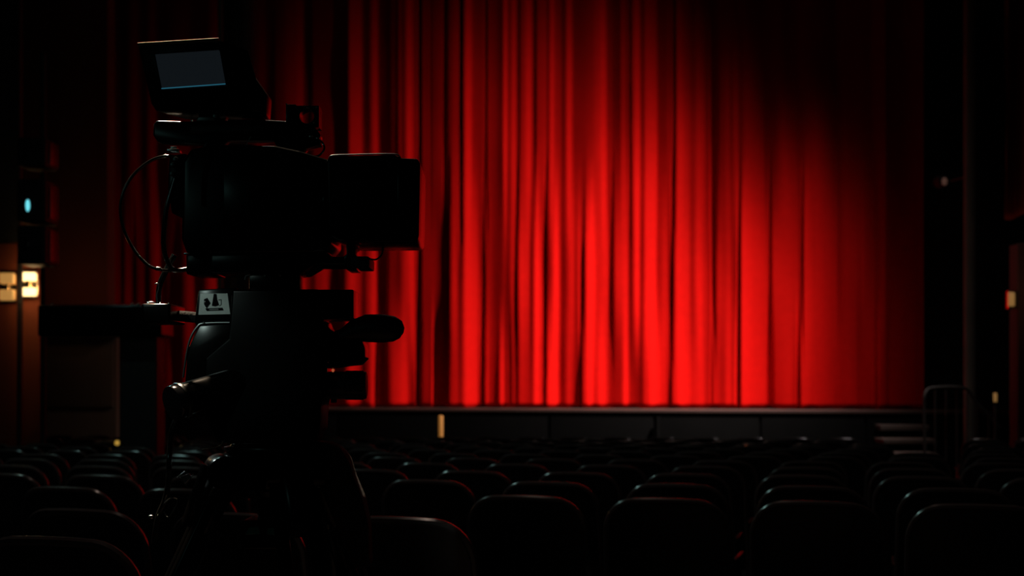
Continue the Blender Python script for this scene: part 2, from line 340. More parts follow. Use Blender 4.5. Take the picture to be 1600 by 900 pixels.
bm = bmnew(); add_sphere(bm, (c.x-.005, 19.02, c.z), .055, .75, .4, 1.1); obj('lens', bm, mat('lens_reflection', (.3, .22, .18), .2, emit=(.045, .022, .016)), t)  # reflection on the unlit lens, put into its emission
bm = bmnew(); add_cyl(bm, (c.x+.03, 19.2, c.z), (P(1515, 0, 18.6).x-.05, 18.62, c.z), .018, seg=10); obj('side_arm', bm, M['black'], t)
# red-brown swag at the right edge
bm = bmnew(); rows = []
for j in range(40):
    v_ = j/39; row = []
    for i in range(36):
        u_ = i/35
        px = 1568+u_*120 + (6*math.sin(v_*3) if i == 0 else 0); py = -120+v_*(478+12*math.cos(u_*9)-28*(1-u_)**2)
        d = 16.0-.10*math.sin(u_*20+v_*2)-.10*v_
        if v_ > .93: d += .5*(v_-.93)
        row.append(bm.verts.new(P(px, py, d)))
    rows.append(row)
for j in range(39):
    for i in range(35): bm.faces.new((rows[j][i], rows[j][i+1], rows[j+1][i+1], rows[j+1][i]))
o = obj('side_drape', bm, M['velvet_dim']); s_ = o.modifiers.new('thickness', 'SOLIDIFY'); s_.thickness = .02
tag(o, 'red-brown gathered drape hanging at the upper right edge with a rounded lower hem', 'drape')
bm = bmnew(); pbox(bm, 1590, 1700, 380, 700, 17.0, .3, .03); obj('trim_5', bm, M['wall_dark'], kind='structure')
c = P(1580, 468, 16.9)
t = thing('wall_sconce', 'small faint amber wall lamp at the right edge, below the drape', 'wall lamp', (c.x, 17, c.z-.1))
bm = bmnew(); add_box(bm, c.x-.035, c.x+.035, 16.86, 16.93, c.z-.09, c.z+.09, .015, 3); obj('lamp_or_glint', bm, M['amberfaint'], t)
bm = bmnew(); add_box(bm, c.x-.03, c.x+.12, 16.93, 17.02, c.z-.12, c.z+.12, .008); obj('back_plate', bm, M['brass'], t)
light('sconce_glow', 'POINT', (c.x+.05, 16.4, c.z+.1), .9, (1, .55, .25), shadow_soft_size=.05)
light('drape_glow', 'POINT', P(1585, 405, 15.7), .5, (1, .5, .25), shadow_soft_size=.05)
# stage steps
s0 = P(1418, 680, 18.3); t = thing('stage_steps', 'dark wooden steps with worn brown treads leading up to the stage at right', 'steps', (s0.x, 18.3, floor_z(18.3)))
for i, (px0, px1, y0, y1, d) in enumerate(((1376, 1452, 664, 673, 19.0), (1381, 1463, 686, 694, 18.55), (1391, 1466, 708, 716, 18.1), (1396, 1470, 729, 737, 17.65))):
    bm = bmnew(); pbox(bm, px0, px1, y0, y1, d, .5, .008); obj('tread', bm, M['tread'], t)
    a = P(px0+4, y1, d); b = P(px1-2, y0, d); bm = bmnew(); add_box(bm, a.x, b.x, d+.05, d+.45, floor_z(d), a.z-.002); obj('riser', bm, M['stage_front'], t)
# handrail beside the steps
t = thing('handrail', 'dark curved metal handrail with upright bars beside the stage steps', 'railing', (P(1500, 0, 18.2).x, 18.2, floor_z(18.2)))
bm = bmnew(); add_tube(bm, [P(1445, 700, 17.9), P(1444, 640, 17.9), P(1446, 614, 17.9), P(1458, 606, 18.0), P(1500, 605, 18.2), P(1514, 612, 18.3), P(1526, 630, 18.3), P(1546, 650, 18.3), P(1562, 668, 18.3)], .022, 10, 6); obj('top_rail', bm, M['pale'], t)
for px, y0 in ((1461, 607), (1478, 606), (1495, 606), (1511, 612), (1527, 632), (1545, 650)):
    bm = bmnew(); a = P(px, y0+2, 18.2); add_cyl(bm, (a.x, 18.2, floor_z(18.2)), a, .011, seg=10); obj('upright_bar', bm, M['pale'], t)
bm = bmnew(); a = P(1445, 700, 17.9); add_cyl(bm, (a.x, 17.9, floor_z(17.9)), a, .022, seg=12); obj('newel_post', bm, M['pale'], t)
c = P(1555, 0, 17.6); t = thing('stanchion', 'short post with a yellow top painted bright near the right end of the handrail', 'post', (c.x, 17.6, floor_z(17.6)))
bm = bmnew(); add_cyl(bm, (c.x, 17.6, floor_z(17.6)), (c.x, 17.6, P(0, 630, 17.6).z), .02, seg=14); add_cyl(bm, (c.x, 17.6, floor_z(17.6)), (c.x, 17.6, floor_z(17.6)+.03), .13, seg=20, bev=.005); obj('shaft', bm, M['pale'], t)
bm = bmnew(); add_cyl(bm, (c.x, 17.6, P(0, 628, 17.6).z), (c.x, 17.6, P(0, 614, 17.6).z), .024, seg=14, bev=.008); obj('bright_top', bm, M['amberfaint'], t)  # brightness of the brass top put into emission, not a lamp
# brass post before the stage; the light on it is put into emission
c = P(689, 0, 20.1); t = thing('brass_post', 'slim upright brass post with painted glow, standing in front of the stage edge', 'lamp', (c.x, 20.1, floor_z(20.1)))
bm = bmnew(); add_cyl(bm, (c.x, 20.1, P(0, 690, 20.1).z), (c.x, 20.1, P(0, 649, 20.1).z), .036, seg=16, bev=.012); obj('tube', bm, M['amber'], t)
bm = bmnew(); add_cyl(bm, (c.x, 20.1, floor_z(20.1)), (c.x, 20.1, P(0, 690, 20.1).z), .02, seg=12); add_cyl(bm, (c.x, 20.1, floor_z(20.1)), (c.x, 20.1, floor_z(20.1)+.03), .12, seg=16); obj('stand', bm, M['black'], t)
bm = bmnew(); a = on_line(1028, 20.38); add_box(bm, a.x-.02, a.x+.02, a.y-.05, a.y, floor_z(a.y), STAGE_TOP-.1, .004); tag(obj('cable_duct', bm, M['stage_front']), 'thin dark upright strip on the black stage front right of centre', 'strip')

# ------------------------------------------------------------------ theatre seats
def back_outline(wd, z0, z1, rc, n=7, arch=.014):
    pts = []; w2 = wd/2
    def zt(x): return z1-arch*(abs(x)/w2)**2
    for i in range(6): pts.append((-w2+.012*(i/5)*1, z0+(z1-rc-z0)*i/5))
    for i in range(1, n+1):
        a = math.pi-(math.pi/2)*i/n; x = -w2+.012+rc+rc*math.cos(a); z = z1-rc+rc*math.sin(a)
        pts.append((x, z-arch*(abs(x)/w2)**2))
    xa = w2-.012-rc
    for i in range(1, 6):
        x = -xa+2*xa*i/6; pts.append((x, zt(x)))
    left = [p for p in pts if p[0] < -1e-6]
    return left+([(0, z1)] )+[(-x, z) for x, z in left[::-1]]
REC = .20                                                   # recline
def bend(x, z): return -(z-.45)*REC + .10 - .35*x*x*1.0     # y of the back surface; sides curve towards the sitter
def back_y(x, z): return -(z-.45)*REC+.10+.42*x*x
def make_seat():
    t = thing('theatre_seat', 'x', 'seat')
    t['group'] = 'theatre seats'
    ol = back_outline(.468, .40, .955, .105)
    bm = bmnew()                                            # shell: grid between left and right outline points
    n = len(ol); half = n//2; rear = []; front = []
    for i in range(half+1):
        xl, z = ol[i]; xr = -xl if i < half else 0
        cols = 10
        rr = [(xl+(xr-xl)*k/cols, z) for k in range(cols+1)]
        rear.append([bm.verts.new((x, back_y(x, zz), zz)) for x, zz in rr])
        front.append([bm.verts.new((x, back_y(x, zz)+.022, zz)) for x, zz in rr])
    # top row is the arch: lift the inner vertices of the last rows smoothly
    for i in range(half):
        for k in range(10):
            bm.faces.new((rear[i][k], rear[i][k+1], rear[i+1][k+1], rear[i+1][k]))
            bm.faces.new((front[i][k+1], front[i][k], front[i+1][k], front[i+1][k+1]))
        bm.faces.new((rear[i][0], rear[i+1][0], front[i+1][0], front[i][0])); bm.faces.new((rear[i][10], front[i][10], front[i+1][10], rear[i+1][10]))
    for k in range(10): bm.faces.new((rear[0][k+1], rear[0][k], front[0][k], front[0][k+1]))
    bmesh.ops.remove_doubles(bm, verts=bm.verts, dist=.0005)
    obj('back_shell', bm, M['shell'], t)
    bm = bmnew(); add_tube(bm, [(x, back_y(x, z)+.008, z) for x, z in ol], .0125, 8); obj('back_rim', bm, M['rim'], t)
    bm = bmnew()                                            # padded front of the back
    ol2 = back_outline(.425, .46, .938, .09); h2 = len(ol2)//2; g = []
    for i in range(h2+1):
        xl, z = ol2[i]; row = []
        for k in range(9):
            x = xl+(-2*xl)*k/8; puff = .055*(1-(2*k/8-1)**4)*(math.sin(math.pi*min(1, max(0, (z-.45)/.50)))**.4 if z > .45 else 0)
            row.append(bm.verts.new((x, back_y(x, z)+.020+puff, z)))
        g.append(row)
    for i in range(h2):
        for k in range(8): bm.faces.new((g[i][k], g[i+1][k], g[i+1][k+1], g[i][k+1]))
    bmesh.ops.remove_doubles(bm, verts=bm.verts, dist=.0005)
    obj('back_cushion', bm, M['cloth'], t)
    bm = bmnew(); add_box(bm, -.215, .215, .15, .58, .36, .45, .03, 3); obj('seat_cushion', bm, M['cloth'], t)
    for s in (-1, 1):
        bm = bmnew(); add_box(bm, s*.2375-.012, s*.2375+.012, .12, .42, .60, .63, .010, 2); obj('armrest', bm, M['shell'], t)
        bm = bmnew(); add_box(bm, s*.2375-.009, s*.2375+.009, .14, .34, .02, .60); add_box(bm, s*.2375-.012, s*.2375+.012, .12, .40, 0, .02); obj('side_frame', bm, M['black'], t)
    return t
proto = make_seat(); used = False
def place_seat(x, y, rz, label):
    global used
    if not used: r = proto; used = True
    else:
        r = proto.copy(); C.objects.link(r)
        for ch in proto.children:
            c = ch.copy(); C.objects.link(c); c.parent = r
    r.matrix_basis = Matrix.Translation((x, y, floor_z(y)+.002)) @ Matrix.Rotation(rz, 4, 'Z')
    r['label'] = label; return r
ordn = ['', 'first', 'second', 'third', 'fourth', 'fifth', 'sixth', 'seventh', 'eighth', 'ninth', 'tenth', 'eleventh', 'twelfth', 'thirteenth', 'fourteenth', 'fifteenth', 'sixteenth', 'seventeenth', 'eighteenth', 'nineteenth', 'twentieth', 'twenty-first', 'twenty-second', 'twenty-third', 'twenty-fourth', 'twenty-fifth', 'twenty-sixth', 'twenty-seventh', 'twenty-eighth', 'twenty-ninth', 'thirtieth', 'thirty-first', 'thirty-second']
OBST = [(P(62, 0, 14)[0], 14.1), (P(344, 0, 17)[0], 17.0), (P(215, 0, 12.4)[0]-.1, 12.55), (P(215, 0, 12.4)[0]+.12, 12.55)]   # poles that stand between the seats
rows_D = [2.75, 3.60]+[4.70+i*1.0 for i in range(13)]
count = 0
for k, D in enumerate(rows_D):
    s = .30-.10*max(0, (D-4.7))/12.0
    sp = .55 if k > 2 else .505
    if k == 0: xs = [-1.13, -1.66]
    elif k == 1: xs = [-.34, -.86, -1.38, -1.90, -2.42]
    elif k == 2: xs = [.04+i*.505 for i in range(0, 5)]+[-1.86+i*.53 for i in range(-1, 2)]
    else:
        off = (.155, .33, .02, .27, .10, .40, .20, .05, .30, .15, .42, .25)[(k-3) % 12]
        xs = [off+i*sp for i in range(-22, 23)]
    xs = sorted(x for x in xs if -60 < 800+F*x/(D-s*x) < 1668)
    if D > 11: xs = [x for x in xs if not 1368 < 800+F*x/(D-s*x) < 1470]      # aisle to the steps
    if 13.3 < D < 15: xs = [x for x in xs if 800+F*x/(D-s*x) > 120]
    xs = [x for x in xs if all(abs(x-ox) > .36 or not -.45 < oy-(D-s*x) < .75 for ox, oy in OBST)]
    for n, x in enumerate(xs, 1):
        y = D-s*x + (random.uniform(-.012, .012) if k > 2 else 0)
        rz = -math.atan(s)
        if k == 0: lab = 'black theatre seat nearest the camera, cut off at the lower left corner' if x > -1.3 else 'black theatre seat at the very left edge of the nearest row'
        else:
            lab = 'black rounded-back theatre seat, %s from the left in the %s row counted from the viewer' % (ordn[n], ordn[k+1])
            lab = lab.replace('rounded-back ', '') if len(lab.split()) > 16 else lab
        place_seat(x, y+.03, rz+random.uniform(-.012, .012), lab); count += 1
print('SEATS', count)
for px, py, d, m_, lab in ((183, 692, 12.9, 'doty', 'tiny yellow glint on a far seat back at left'), (1166, 698, 13.2, 'dot', 'tiny orange glint on a far seat back right of centre'),
                       (1087, 697, 13.9, 'dot', 'tiny faint orange glint left of the brighter orange one'), (1333, 703, 12.9, 'dotw', 'tiny white glint on a far seat back near the stage steps')):
    c = P(px, py, d); r_ = {'doty': .026, 'dot': .02, 'dotw': .02}[m_]
    t = thing('seat_glint', lab, 'lamp', (c.x, d, floor_z(d)))
    bm = bmnew(); add_sphere(bm, c, r_, 1, .6, 1); obj('lamp_or_glint', bm, M[m_], t)  # glint on a far seat, painted as a small glowing bead
    bm = bmnew(); add_cyl(bm, (c.x, d+.02, floor_z(d)), (c.x, d+.02, c.z), .008, seg=8); obj('stem', bm, M['black'], t)

# ================================================================== video camera on its tripod
D = 2.6
def Q(px, py, dy=0):
    """point of the camera rig: photographed position on the plane 2.6 m away, then pushed dy metres deeper"""
    p = P(px, py, D); return Vector((p.x, D+dy, p.z))
def rbox(bm, x0, x1, y0, y1, a, b, bev=.004, seg=2):
    p = Q(x0, y1); q = Q(x1, y0); add_box(bm, p.x, q.x, D+a, D+b, p.z, q.z, bev, seg)
def rprism(bm, pts, a, b, bev=.004, seg=2): add_prism(bm, [Q(x, y, a) for x, y in pts], (0, b-a, 0), bev, seg)
hub = Q(430, 700)
cr = thing('video_camera', 'black professional video camera with lens hood, top handle and tilted monitor, on the tripod', 'camera', Q(430, 431))
def cp(name, m, fn, parent=None, **kw):
    bm = bmnew(); fn(bm); return obj(name, bm, M[m], parent or cr, **kw)
body = cp('camera_body', 'plastic', lambda b: rprism(b, [(300, 262), (312, 244), (345, 236), (440, 238), (478, 246), (524, 260), (526, 386), (514, 400), (306, 402), (298, 380)], -.075, .075, .006, 3))
cp('side_ridge', 'gloss', lambda b: add_tube(b, [Q(352, 240, -.078), Q(340, 262, -.079), (Q(333, 290, -.079)), Q(332, 330, -.078)], .004, 8, 5), body)
cp('side_door', 'plastic', lambda b: rprism(b, [(362, 262), (470, 262), (482, 276), (482, 366), (470, 378), (362, 378)], -.082, -.07, .004), body)
cp('rear_block', 'plastic', lambda b: rprism(b, [(274, 250), (300, 246), (304, 335), (296, 345), (278, 338), (272, 300)], -.05, .05, .004))
for (x, y) in ((288, 258), (284, 266), (283, 280), (307, 283)):
    cp('connector', 'dsteel', lambda b: add_cyl(b, Q(x, y, -.07), Q(x, y, -.045), .005, seg=12, bev=.001))
cp('top_connector', 'steel', lambda b: (rbox(b, 272, 290, 240, 244, -.055, -.03, .001), rbox(b, 277, 286, 236, 240, -.052, -.034, .001)), label='bright steel top connector')
cp('battery', 'plastic', lambda b: rbox(b, 300, 345, 398, 432, -.05, .05, .005))
cp('base_plate', 'plastic', lambda b: rprism(b, [(340, 400), (520, 400), (505, 414), (478, 430), (340, 430)], -.06, .06, .004))
# lens and hood
cp('lens_barrel', 'plastic', lambda b: (add_cyl(b, Q(500, 322, 0), Q(560, 322, 0), .072, .074, 40, .003), add_cyl(b, Q(512, 322, 0), Q(521, 322, 0), .079, seg=40, bev=.003)))
def hood(b):
    rprism(b, [(520, 262), (526, 255), (622, 253), (631, 258), (656, 259), (661, 266), (659, 378), (655, 385), (560, 386), (531, 380), (522, 365)], -.085, .085, .004, 3)
hd = cp('lens_hood', 'plastic', hood)
cp('hood_rib', 'gloss', lambda b: add_tube(b, [Q(527, 268, -.086), Q(545, 262, -.087), Q(565, 259.5, -.087), Q(585, 263, -.087), Q(603, 277, -.086)], .0016, 8, 6), hd, label='thin shiny curved rib on the hood side')
cp('hood_flange', 'plastic', lambda b: rbox(b, 627, 632, 256, 384, -.09, .09, .002), hd)
cp('hood_trim', 'dsteel', lambda b: add_tube(b, [Q(521, 264, -.083), Q(524, 257, -.083), Q(530, 254, -.083), Q(560, 253, -.083), Q(620, 252, -.083), Q(630, 256, -.083)], .0015, 6, 3), hd)
cp('front_glass', 'gloss', lambda b: add_cyl(b, Q(640, 322, 0), Q(656, 322, 0), .062, seg=40, bev=.002), hd)
# rods below the lens
for dy in (-.035, .035): cp('support_rod', 'plastic', lambda b: add_cyl(b, Q(470, 411, dy), Q(580, 411, dy), .0095, seg=16, bev=.002))
cp('rod_end', 'rubber', lambda b: rbox(b, 552, 581, 404, 421, -.05, .05, .004))
cp('rod_bracket', 'plastic', lambda b: (rprism(b, [(545, 384), (558, 384), (559, 402), (563, 405), (560, 424), (545, 424), (541, 405), (546, 400)], -.045, .045, .002)))
cp('focus_wire', 'cable', lambda b: add_tube(b, [Q(580, 408, -.05), Q(592, 409, -.05), Q(601, 400, -.05), Q(602, 384, -.05)], .0018, 6, 5))
cp('clip', 'steel', lambda b: add_tube(b, [Q(528, 376, -.09), Q(538, 382, -.09), Q(546, 383, -.09)], .0015, 6, 3))
cp('lower_clip', 'steel', lambda b: add_tube(b, [Q(499, 399, -.078), Q(506, 397.5, -.078), Q(514, 397.5, -.078)], .0012, 6, 3))
cp('rear_clip', 'steel', lambda b: rbox(b, 298, 310, 399, 402, -.056, -.05, .001))
# handle
hnd = cp('top_handle', 'plastic', lambda b: rprism(b, [(244, 196), (250, 191), (318, 193), (400, 189), (472, 193), (497, 205), (503, 214), (498, 220), (470, 222), (462, 240), (438, 240), (430, 222), (360, 222), (340, 238), (318, 236), (322, 228), (250, 224), (243, 214)], -.02, .02, .004, 3))
for x, y in ((248, 193), (302, 190), (397, 185.5)):
    cp('screw', 'steel', lambda b: add_cyl(b, Q(x, y+1.2, -.012), Q(x, y-1, -.012), .0022, seg=10), hnd)
cp('side_screw', 'dsteel', lambda b: add_cyl(b, Q(320, 208, -.024), Q(320, 208, -.018), .0035, seg=12, bev=.0008), hnd)
cp('handle_grip', 'rubber', lambda b: rbox(b, 300, 420, 196, 214, -.026, .026, .008, 3), hnd)
# bracket with a round eye at the front of the handle
def eye(b):
    n = 24; c = Q(482, 185); r_ = 13*D/F
    outer = [(449, 168), (452, 165.5), (475, 167), (498, 170), (501, 176), (501, 194), (497, 200), (480, 202), (466, 196), (450, 200)]
    sq = []
    for i in range(n):
        a = 2*math.pi*i/n; dx, dz = math.cos(a), math.sin(a); m_ = max(abs(dx), abs(dz)); sq.append((c.x+dx/m_*19*D/F*.98, c.z+dz/m_*16.5*D/F))
    V = []
    for dy in (-.02, .02):
        V.append(([b.verts.new((c.x+r_*math.cos(2*math.pi*i/n), D+dy, c.z+r_*math.sin(2*math.pi*i/n))) for i in range(n)], [b.verts.new((x, D+dy, z)) for x, z in sq]))
    for i in range(n):
        j = (i+1) % n
        b.faces.new((V[0][0][i], V[0][0][j], V[0][1][j], V[0][1][i])); b.faces.new((V[1][0][i], V[1][1][i], V[1][1][j], V[1][0][j]))
        b.faces.new((V[0][0][i], V[1][0][i], V[1][0][j], V[0][0][j])); b.faces.new((V[0][1][i], V[0][1][j], V[1][1][j], V[1][1][i]))
    rbox(b, 449, 465, 166, 202, -.02, .02, .002)
eb = cp('microphone_bracket', 'plastic', eye)
cp('eye_ring', 'gloss', lambda b: add_tube(b, [Q(482+12.5*math.cos(2*math.pi*i/24), 185+12.5*math.sin(2*math.pi*i/24), -.021) for i in range(24)], .0016, 6, closed=True), eb)
for x, y in ((451, 167), (479, 170), (497, 172), (493, 196)): cp('screw', 'steel', lambda b: add_cyl(b, Q(x, y, -.026), Q(x, y, -.018), .0018, seg=8), eb)
cp('bracket_foot', 'plastic', lambda b: rprism(b, [(462, 198), (480, 200), (500, 218), (503, 228), (480, 234), (470, 246), (440, 244)], -.016, .016, .002), eb)
cp('short_cable', 'cable', lambda b: add_tube(b, [Q(486, 217, -.02), Q(497, 219, -.02), Q(506, 226, -.02), Q(509, 235, -.02), Q(503, 244, -.02), Q(494, 248, -.02), Q(480, 250, -.02)], .0021, 8, 5))
cp('cable_tie', 'steel', lambda b: (rbox(b, 486, 493, 215, 218.5, -.026, -.014, .001), rbox(b, 497, 502, 218, 221, -.026, -.016, .001), rbox(b, 492, 496, 246, 250, -.026, -.016, .001)))
cp('handle_latch', 'steel', lambda b: (add_tube(b, [Q(389, 232, -.03), Q(393, 225, -.03), Q(397, 217, -.03)], .0012, 6), rbox(b, 378, 398, 233, 235, -.035, -.02, .0008)))
# monitor on the handle
mon = cp('viewfinder_monitor', 'plastic', lambda b: add_prism(b, [Q(232, 86, -.075), Q(356, 78, -.075), Q(384, 176, -.06), Q(376, 184, -.06), Q(256, 183, -.06), Q(249, 172, -.06)], (.045, .055, -.006), .003, 2))
cp('monitor_hood', 'plastic', lambda b: add_prism(b, [Q(358, 84, -.03), Q(382, 98, .01), Q(405, 132, .03), Q(412, 142, .03), Q(410, 172, .03), Q(398, 184, .02), Q(376, 183, -.03)], (0, .06, 0), .003, 2), mon)
scr = cp('screen', 'screen', lambda b: add_prism(b, [Q(259, 100.5, -.0795), Q(356, 94, -.0795), Q(364, 144, -.072), Q(268, 151, -.072)], (0, .008, 0), .0004, 1), mon)
def rail(x0, y0, x1, y1, da, db, r_): return lambda b: add_tube(b, [Q(x0, y0, da), Q(x1, y1, db)], r_, 8)
cp('screen_edge', 'edgeblue', rail(268, 151.5, 365, 144.5, -.0745, -.0745, .0011), mon, label='thin blue glint on the lower bezel edge of the screen')
cp('screen_edge', 'dsteel', rail(259, 100.5, 268, 151.5, -.081, -.0745, .0009), mon)
cp('screen_edge', 'plastic', rail(259, 100, 356, 93.5, -.081, -.081, .0011), mon)
cp('top_edge_trim', 'brass', rail(233, 85.3, 355.5, 77.8, -.077, -.077, .0036), mon, label='bright warm-lit metal trim along the top of the monitor')
cp('monitor_mount', 'dsteel', lambda b: (rprism(b, [(318, 182), (352, 182), (356, 194), (312, 194)], -.03, .02, .002), add_cyl(b, Q(345, 188, -.045), Q(345, 188, .02), .006, seg=14, bev=.001)), mon)
cp('mount_clip', 'plate', lambda b: rprism(b, [(340, 181), (347, 181), (359, 187), (352, 191)], -.034, -.03, .0005, 1), mon)
# long loop cable and rear cables
cp('loop_cable', 'cable', lambda b: add_tube(b, [Q(288, 252, -.05), Q(268, 251, -.05), Q(246, 258, -.05), Q(222, 277, -.05), Q(206, 302, -.05), Q(200, 330, -.05), Q(205, 362, -.05), Q(220, 393, -.05), Q(240, 416, -.05), Q(258, 424, -.05), Q(276, 426, -.04)], .0032, 10, 8), label='thin black cable looping out behind the camera')
cp('cable_plug', 'steel', lambda b: add_cyl(b, Q(266, 251.5, -.05), Q(271, 250.5, -.05), .0038, seg=12, bev=.001))
cp('cable_plug', 'dsteel', lambda b: add_cyl(b, Q(255, 423, -.05), Q(262, 424, -.05), .0042, seg=12, bev=.001))
cp('rear_cable', 'cable', lambda b: add_tube(b, [Q(284, 285, -.052), Q(278, 305, -.052), Q(271, 330, -.052), Q(268, 355, -.052), Q(266, 385, -.05), Q(270, 410, -.045), Q(282, 425, -.04), Q(310, 420, -.03)], .005, 10, 6))
cp('rear_cable', 'cable', lambda b: add_tube(b, [Q(279, 400, -.03), Q(262, 432, -.03), Q(255, 452, -.03), Q(254, 476, -.03)], .006, 10, 6))
cp('steel_hook', 'steel', lambda b: add_tube(b, [Q(254, 474, -.037), Q(253, 462, -.037), Q(256, 452, -.037), Q(254, 445, -.037), Q(250, 446, -.037)], .0012, 6, 4))

# tripod -----------------------------------------------------------
gz = floor_z(D)
tr = thing('tripod', 'heavy black camera tripod with fluid head and pan lever under the video camera', 'tripod', (hub.x, D, gz))
def tp(name, m, fn, parent=None, **kw):
    bm = bmnew(); fn(bm); return obj(name, bm, M[m], parent or tr, **kw)
head = tp('fluid_head', 'plastic', lambda b: rprism(b, [(372, 455), (505, 455), (508, 505), (516, 520), (518, 600), (508, 630), (506, 672), (500, 690), (350, 690), (328, 640), (330, 560), (366, 530)], -.06, .06, .006, 3))
tp('sliding_plate', 'plastic', lambda b: (rbox(b, 396, 474, 431, 456, -.045, .045, .003),), head)
tp('plate_screw', 'steel', lambda b: add_tube(b, [Q(390, 440, -.047), Q(392, 434, -.047), Q(400, 432.5, -.047)], .0012, 6, 3), head)
for x in (421, 445): tp('plate_screw', 'steel', lambda b: add_cyl(b, Q(x, 434, -.05), Q(x, 434, -.044), .002, seg=8), head)
tp('side_block', 'plastic', lambda b: rbox(b, 440, 557, 455, 501, -.05, .05, .004, 3), head)
tp('rear_block', 'plastic', lambda b: rprism(b, [(318, 455), (376, 452), (382, 500), (376, 520), (330, 530), (312, 505)], -.045, .04, .004), head)
pl = tp('name_plate', 'plate', lambda b: rprism(b, [(322, 461), (364, 461), (368, 493), (319, 494)], -.049, -.044, .001), head, label='pale grey rectangular plate with worn dark markings')
tp('plate_mark', 'gloss', lambda b: (rprism(b, [(343, 461.5), (347, 462), (348, 470), (351, 479), (345, 481), (340, 480)], -.0502, -.0488, .0002, 1), rprism(b, [(328, 470), (333, 468), (338, 476), (332, 484), (328, 478)], -.0502, -.0488, .0002, 1), rprism(b, [(330, 484), (356, 483), (358, 487), (332, 488)], -.0502, -.0488, .0002, 1)), pl)
tp('plate_mark', 'steel', lambda b: (add_sphere(b, Q(330, 474, -.051), .0024), rprism(b, [(335, 485.2), (350, 484.5), (351, 486.5), (337, 487)], -.0512, -.0500, .0002, 1), add_tube(b, [Q(350, 471, -.0505), Q(354, 470, -.0505), Q(354, 478, -.0505), Q(351, 480, -.0505)], .0007, 5)), pl)
tp('side_arch', 'dsteel', lambda b: add_tube(b, [Q(376, 520, -.05), Q(379, 508, -.052), Q(370, 506, -.052), Q(328, 507, -.05), Q(318, 512, -.05), Q(308, 528, -.05), Q(302, 550, -.05), Q(296, 590, -.05)], .0022, 8, 4), head)
tp('guard_plate', 'plastic', lambda b: rprism(b, [(320, 510), (374, 507), (380, 520), (380, 570), (340, 590), (298, 600), (302, 548)], -.048, .03, .003), head)
for x, y in ((328, 506.5), (376, 507), (379, 514)): tp('screw', 'steel', lambda b: add_cyl(b, Q(x, y, -.056), Q(x, y, -.05), .002, seg=8), head)
# pan lever
pv = tp('pan_lever', 'plastic', lambda b: (add_cyl(b, Q(392, 592, -.02), Q(300, 628, -.14), .030, .033, 28, .003), add_cyl(b, Q(430, 585, .0), Q(385, 596, -.03), .045, .03, 28, .003)))
a0 = Q(300, 628, -.14); ax = (a0-Q(392, 592, -.02)).normalized()
tp('lever_cap', 'gloss', lambda b: (add_cyl(b, a0-ax*.012, a0+ax*.004, .0355, .0345, 32, .003),), pv)
tp('lever_ring', 'dsteel', lambda b: add_cyl(b, a0-ax*.020, a0-ax*.012, .0362, seg=32, bev=.001), pv, label='polished ring around the lever end')
tp('locking_knob', 'plastic', lambda b: (add_cyl(b, Q(295, 628, -.03), Q(295, 628, .02), .033, seg=28, bev=.004)), head)
# drag controls on the right of the head
mh = tp('control_handle', 'rubber', lambda b: add_tube(b, [Q(500, 534, -.03), Q(520, 532, -.03), Q(540, 526, -.03), Q(556, 518, -.03), Q(575, 514, -.03), Q(600, 514, -.03), Q(618, 515, -.03), Q(628, 516, -.03), Q(633, 517, -.03)], [.013, .013, .016, .022, .028, .0285, .0255, .018, .006], 20), head)
tp('drag_block', 'plastic', lambda b: rprism(b, [(508, 505), (514, 503), (518, 515), (535, 524), (565, 524), (574, 545), (574, 560), (564, 570), (545, 572), (505, 578)], -.045, .035, .004, 3), head)
tp('drag_knob', 'rubber', lambda b: (add_cyl(b, Q(505, 602, 0), Q(573, 602, 0), .028, seg=32, bev=.004)), head)
for i in range(16):
    a = 2*math.pi*i/16; dy, dz = math.cos(a)*.0275, math.sin(a)*.0275
    tp('knob_rib', 'rubber', lambda b: add_cyl(b, Q(540, 602, dy)+Vector((0, 0, dz)), Q(568, 602, dy)+Vector((0, 0, dz)), .0022, seg=6), head)
tp('drag_dial', 'plastic', lambda b: add_cyl(b, Q(524, 623, -.02), Q(524, 629, -.02), .006, seg=12), head)
tp('screw', 'steel', lambda b: (add_sphere(b, Q(555, 609, -.03), .0014), add_sphere(b, Q(518, 566, -.047), .002)), head)
tp('indicator', 'dot', lambda b: (add_sphere(b, Q(524, 579, -.035), .0028, 1, .5, 1.3),), head)
# bowl and shoulders
bowl = tp('bowl', 'plastic', lambda b: (add_cyl(b, Q(430, 690, 0), Q(430, 712, 0), .085, .105, 40, .004), add_cyl(b, Q(430, 712, 0), Q(430, 775, 0), .105, .07, 40, .004), add_cyl(b, Q(430, 775, 0), Q(430, 840, 0), .04, .03, 30, .003)))
tp('bowl_rim', 'dsteel', lambda b: add_cyl(b, Q(430, 697, 0), Q(430, 702, 0), .102, seg=48, bev=.001), bowl)
tp('brass_ring', 'brass', lambda b: add_tube(b, [Q(456+9*math.cos(2*math.pi*i/24), 788+9*math.sin(2*math.pi*i/24), -.11) for i in range(24)], .0013, 6, closed=True), bowl, label='small round brass ring on the front of the tripod bowl')
tp('ring_boss', 'plastic', lambda b: add_cyl(b, Q(456, 788, -.11), Q(456, 788, -.03), .0125, seg=24, bev=.001), bowl)
tp('brand_strip', 'teal', lambda b: (rprism(b, [(404, 816), (419, 814), (420, 826), (398, 827)], -.095, -.09, .001, 1), rprism(b, [(432, 817), (448, 815), (450, 827), (431, 827)], -.095, -.09, .001, 1)), bowl, label='teal enamel marks on the spreader collar')
tp('collar', 'plastic', lambda b: rbox(b, 392, 456, 806, 850, -.09, .02, .006, 3), bowl)
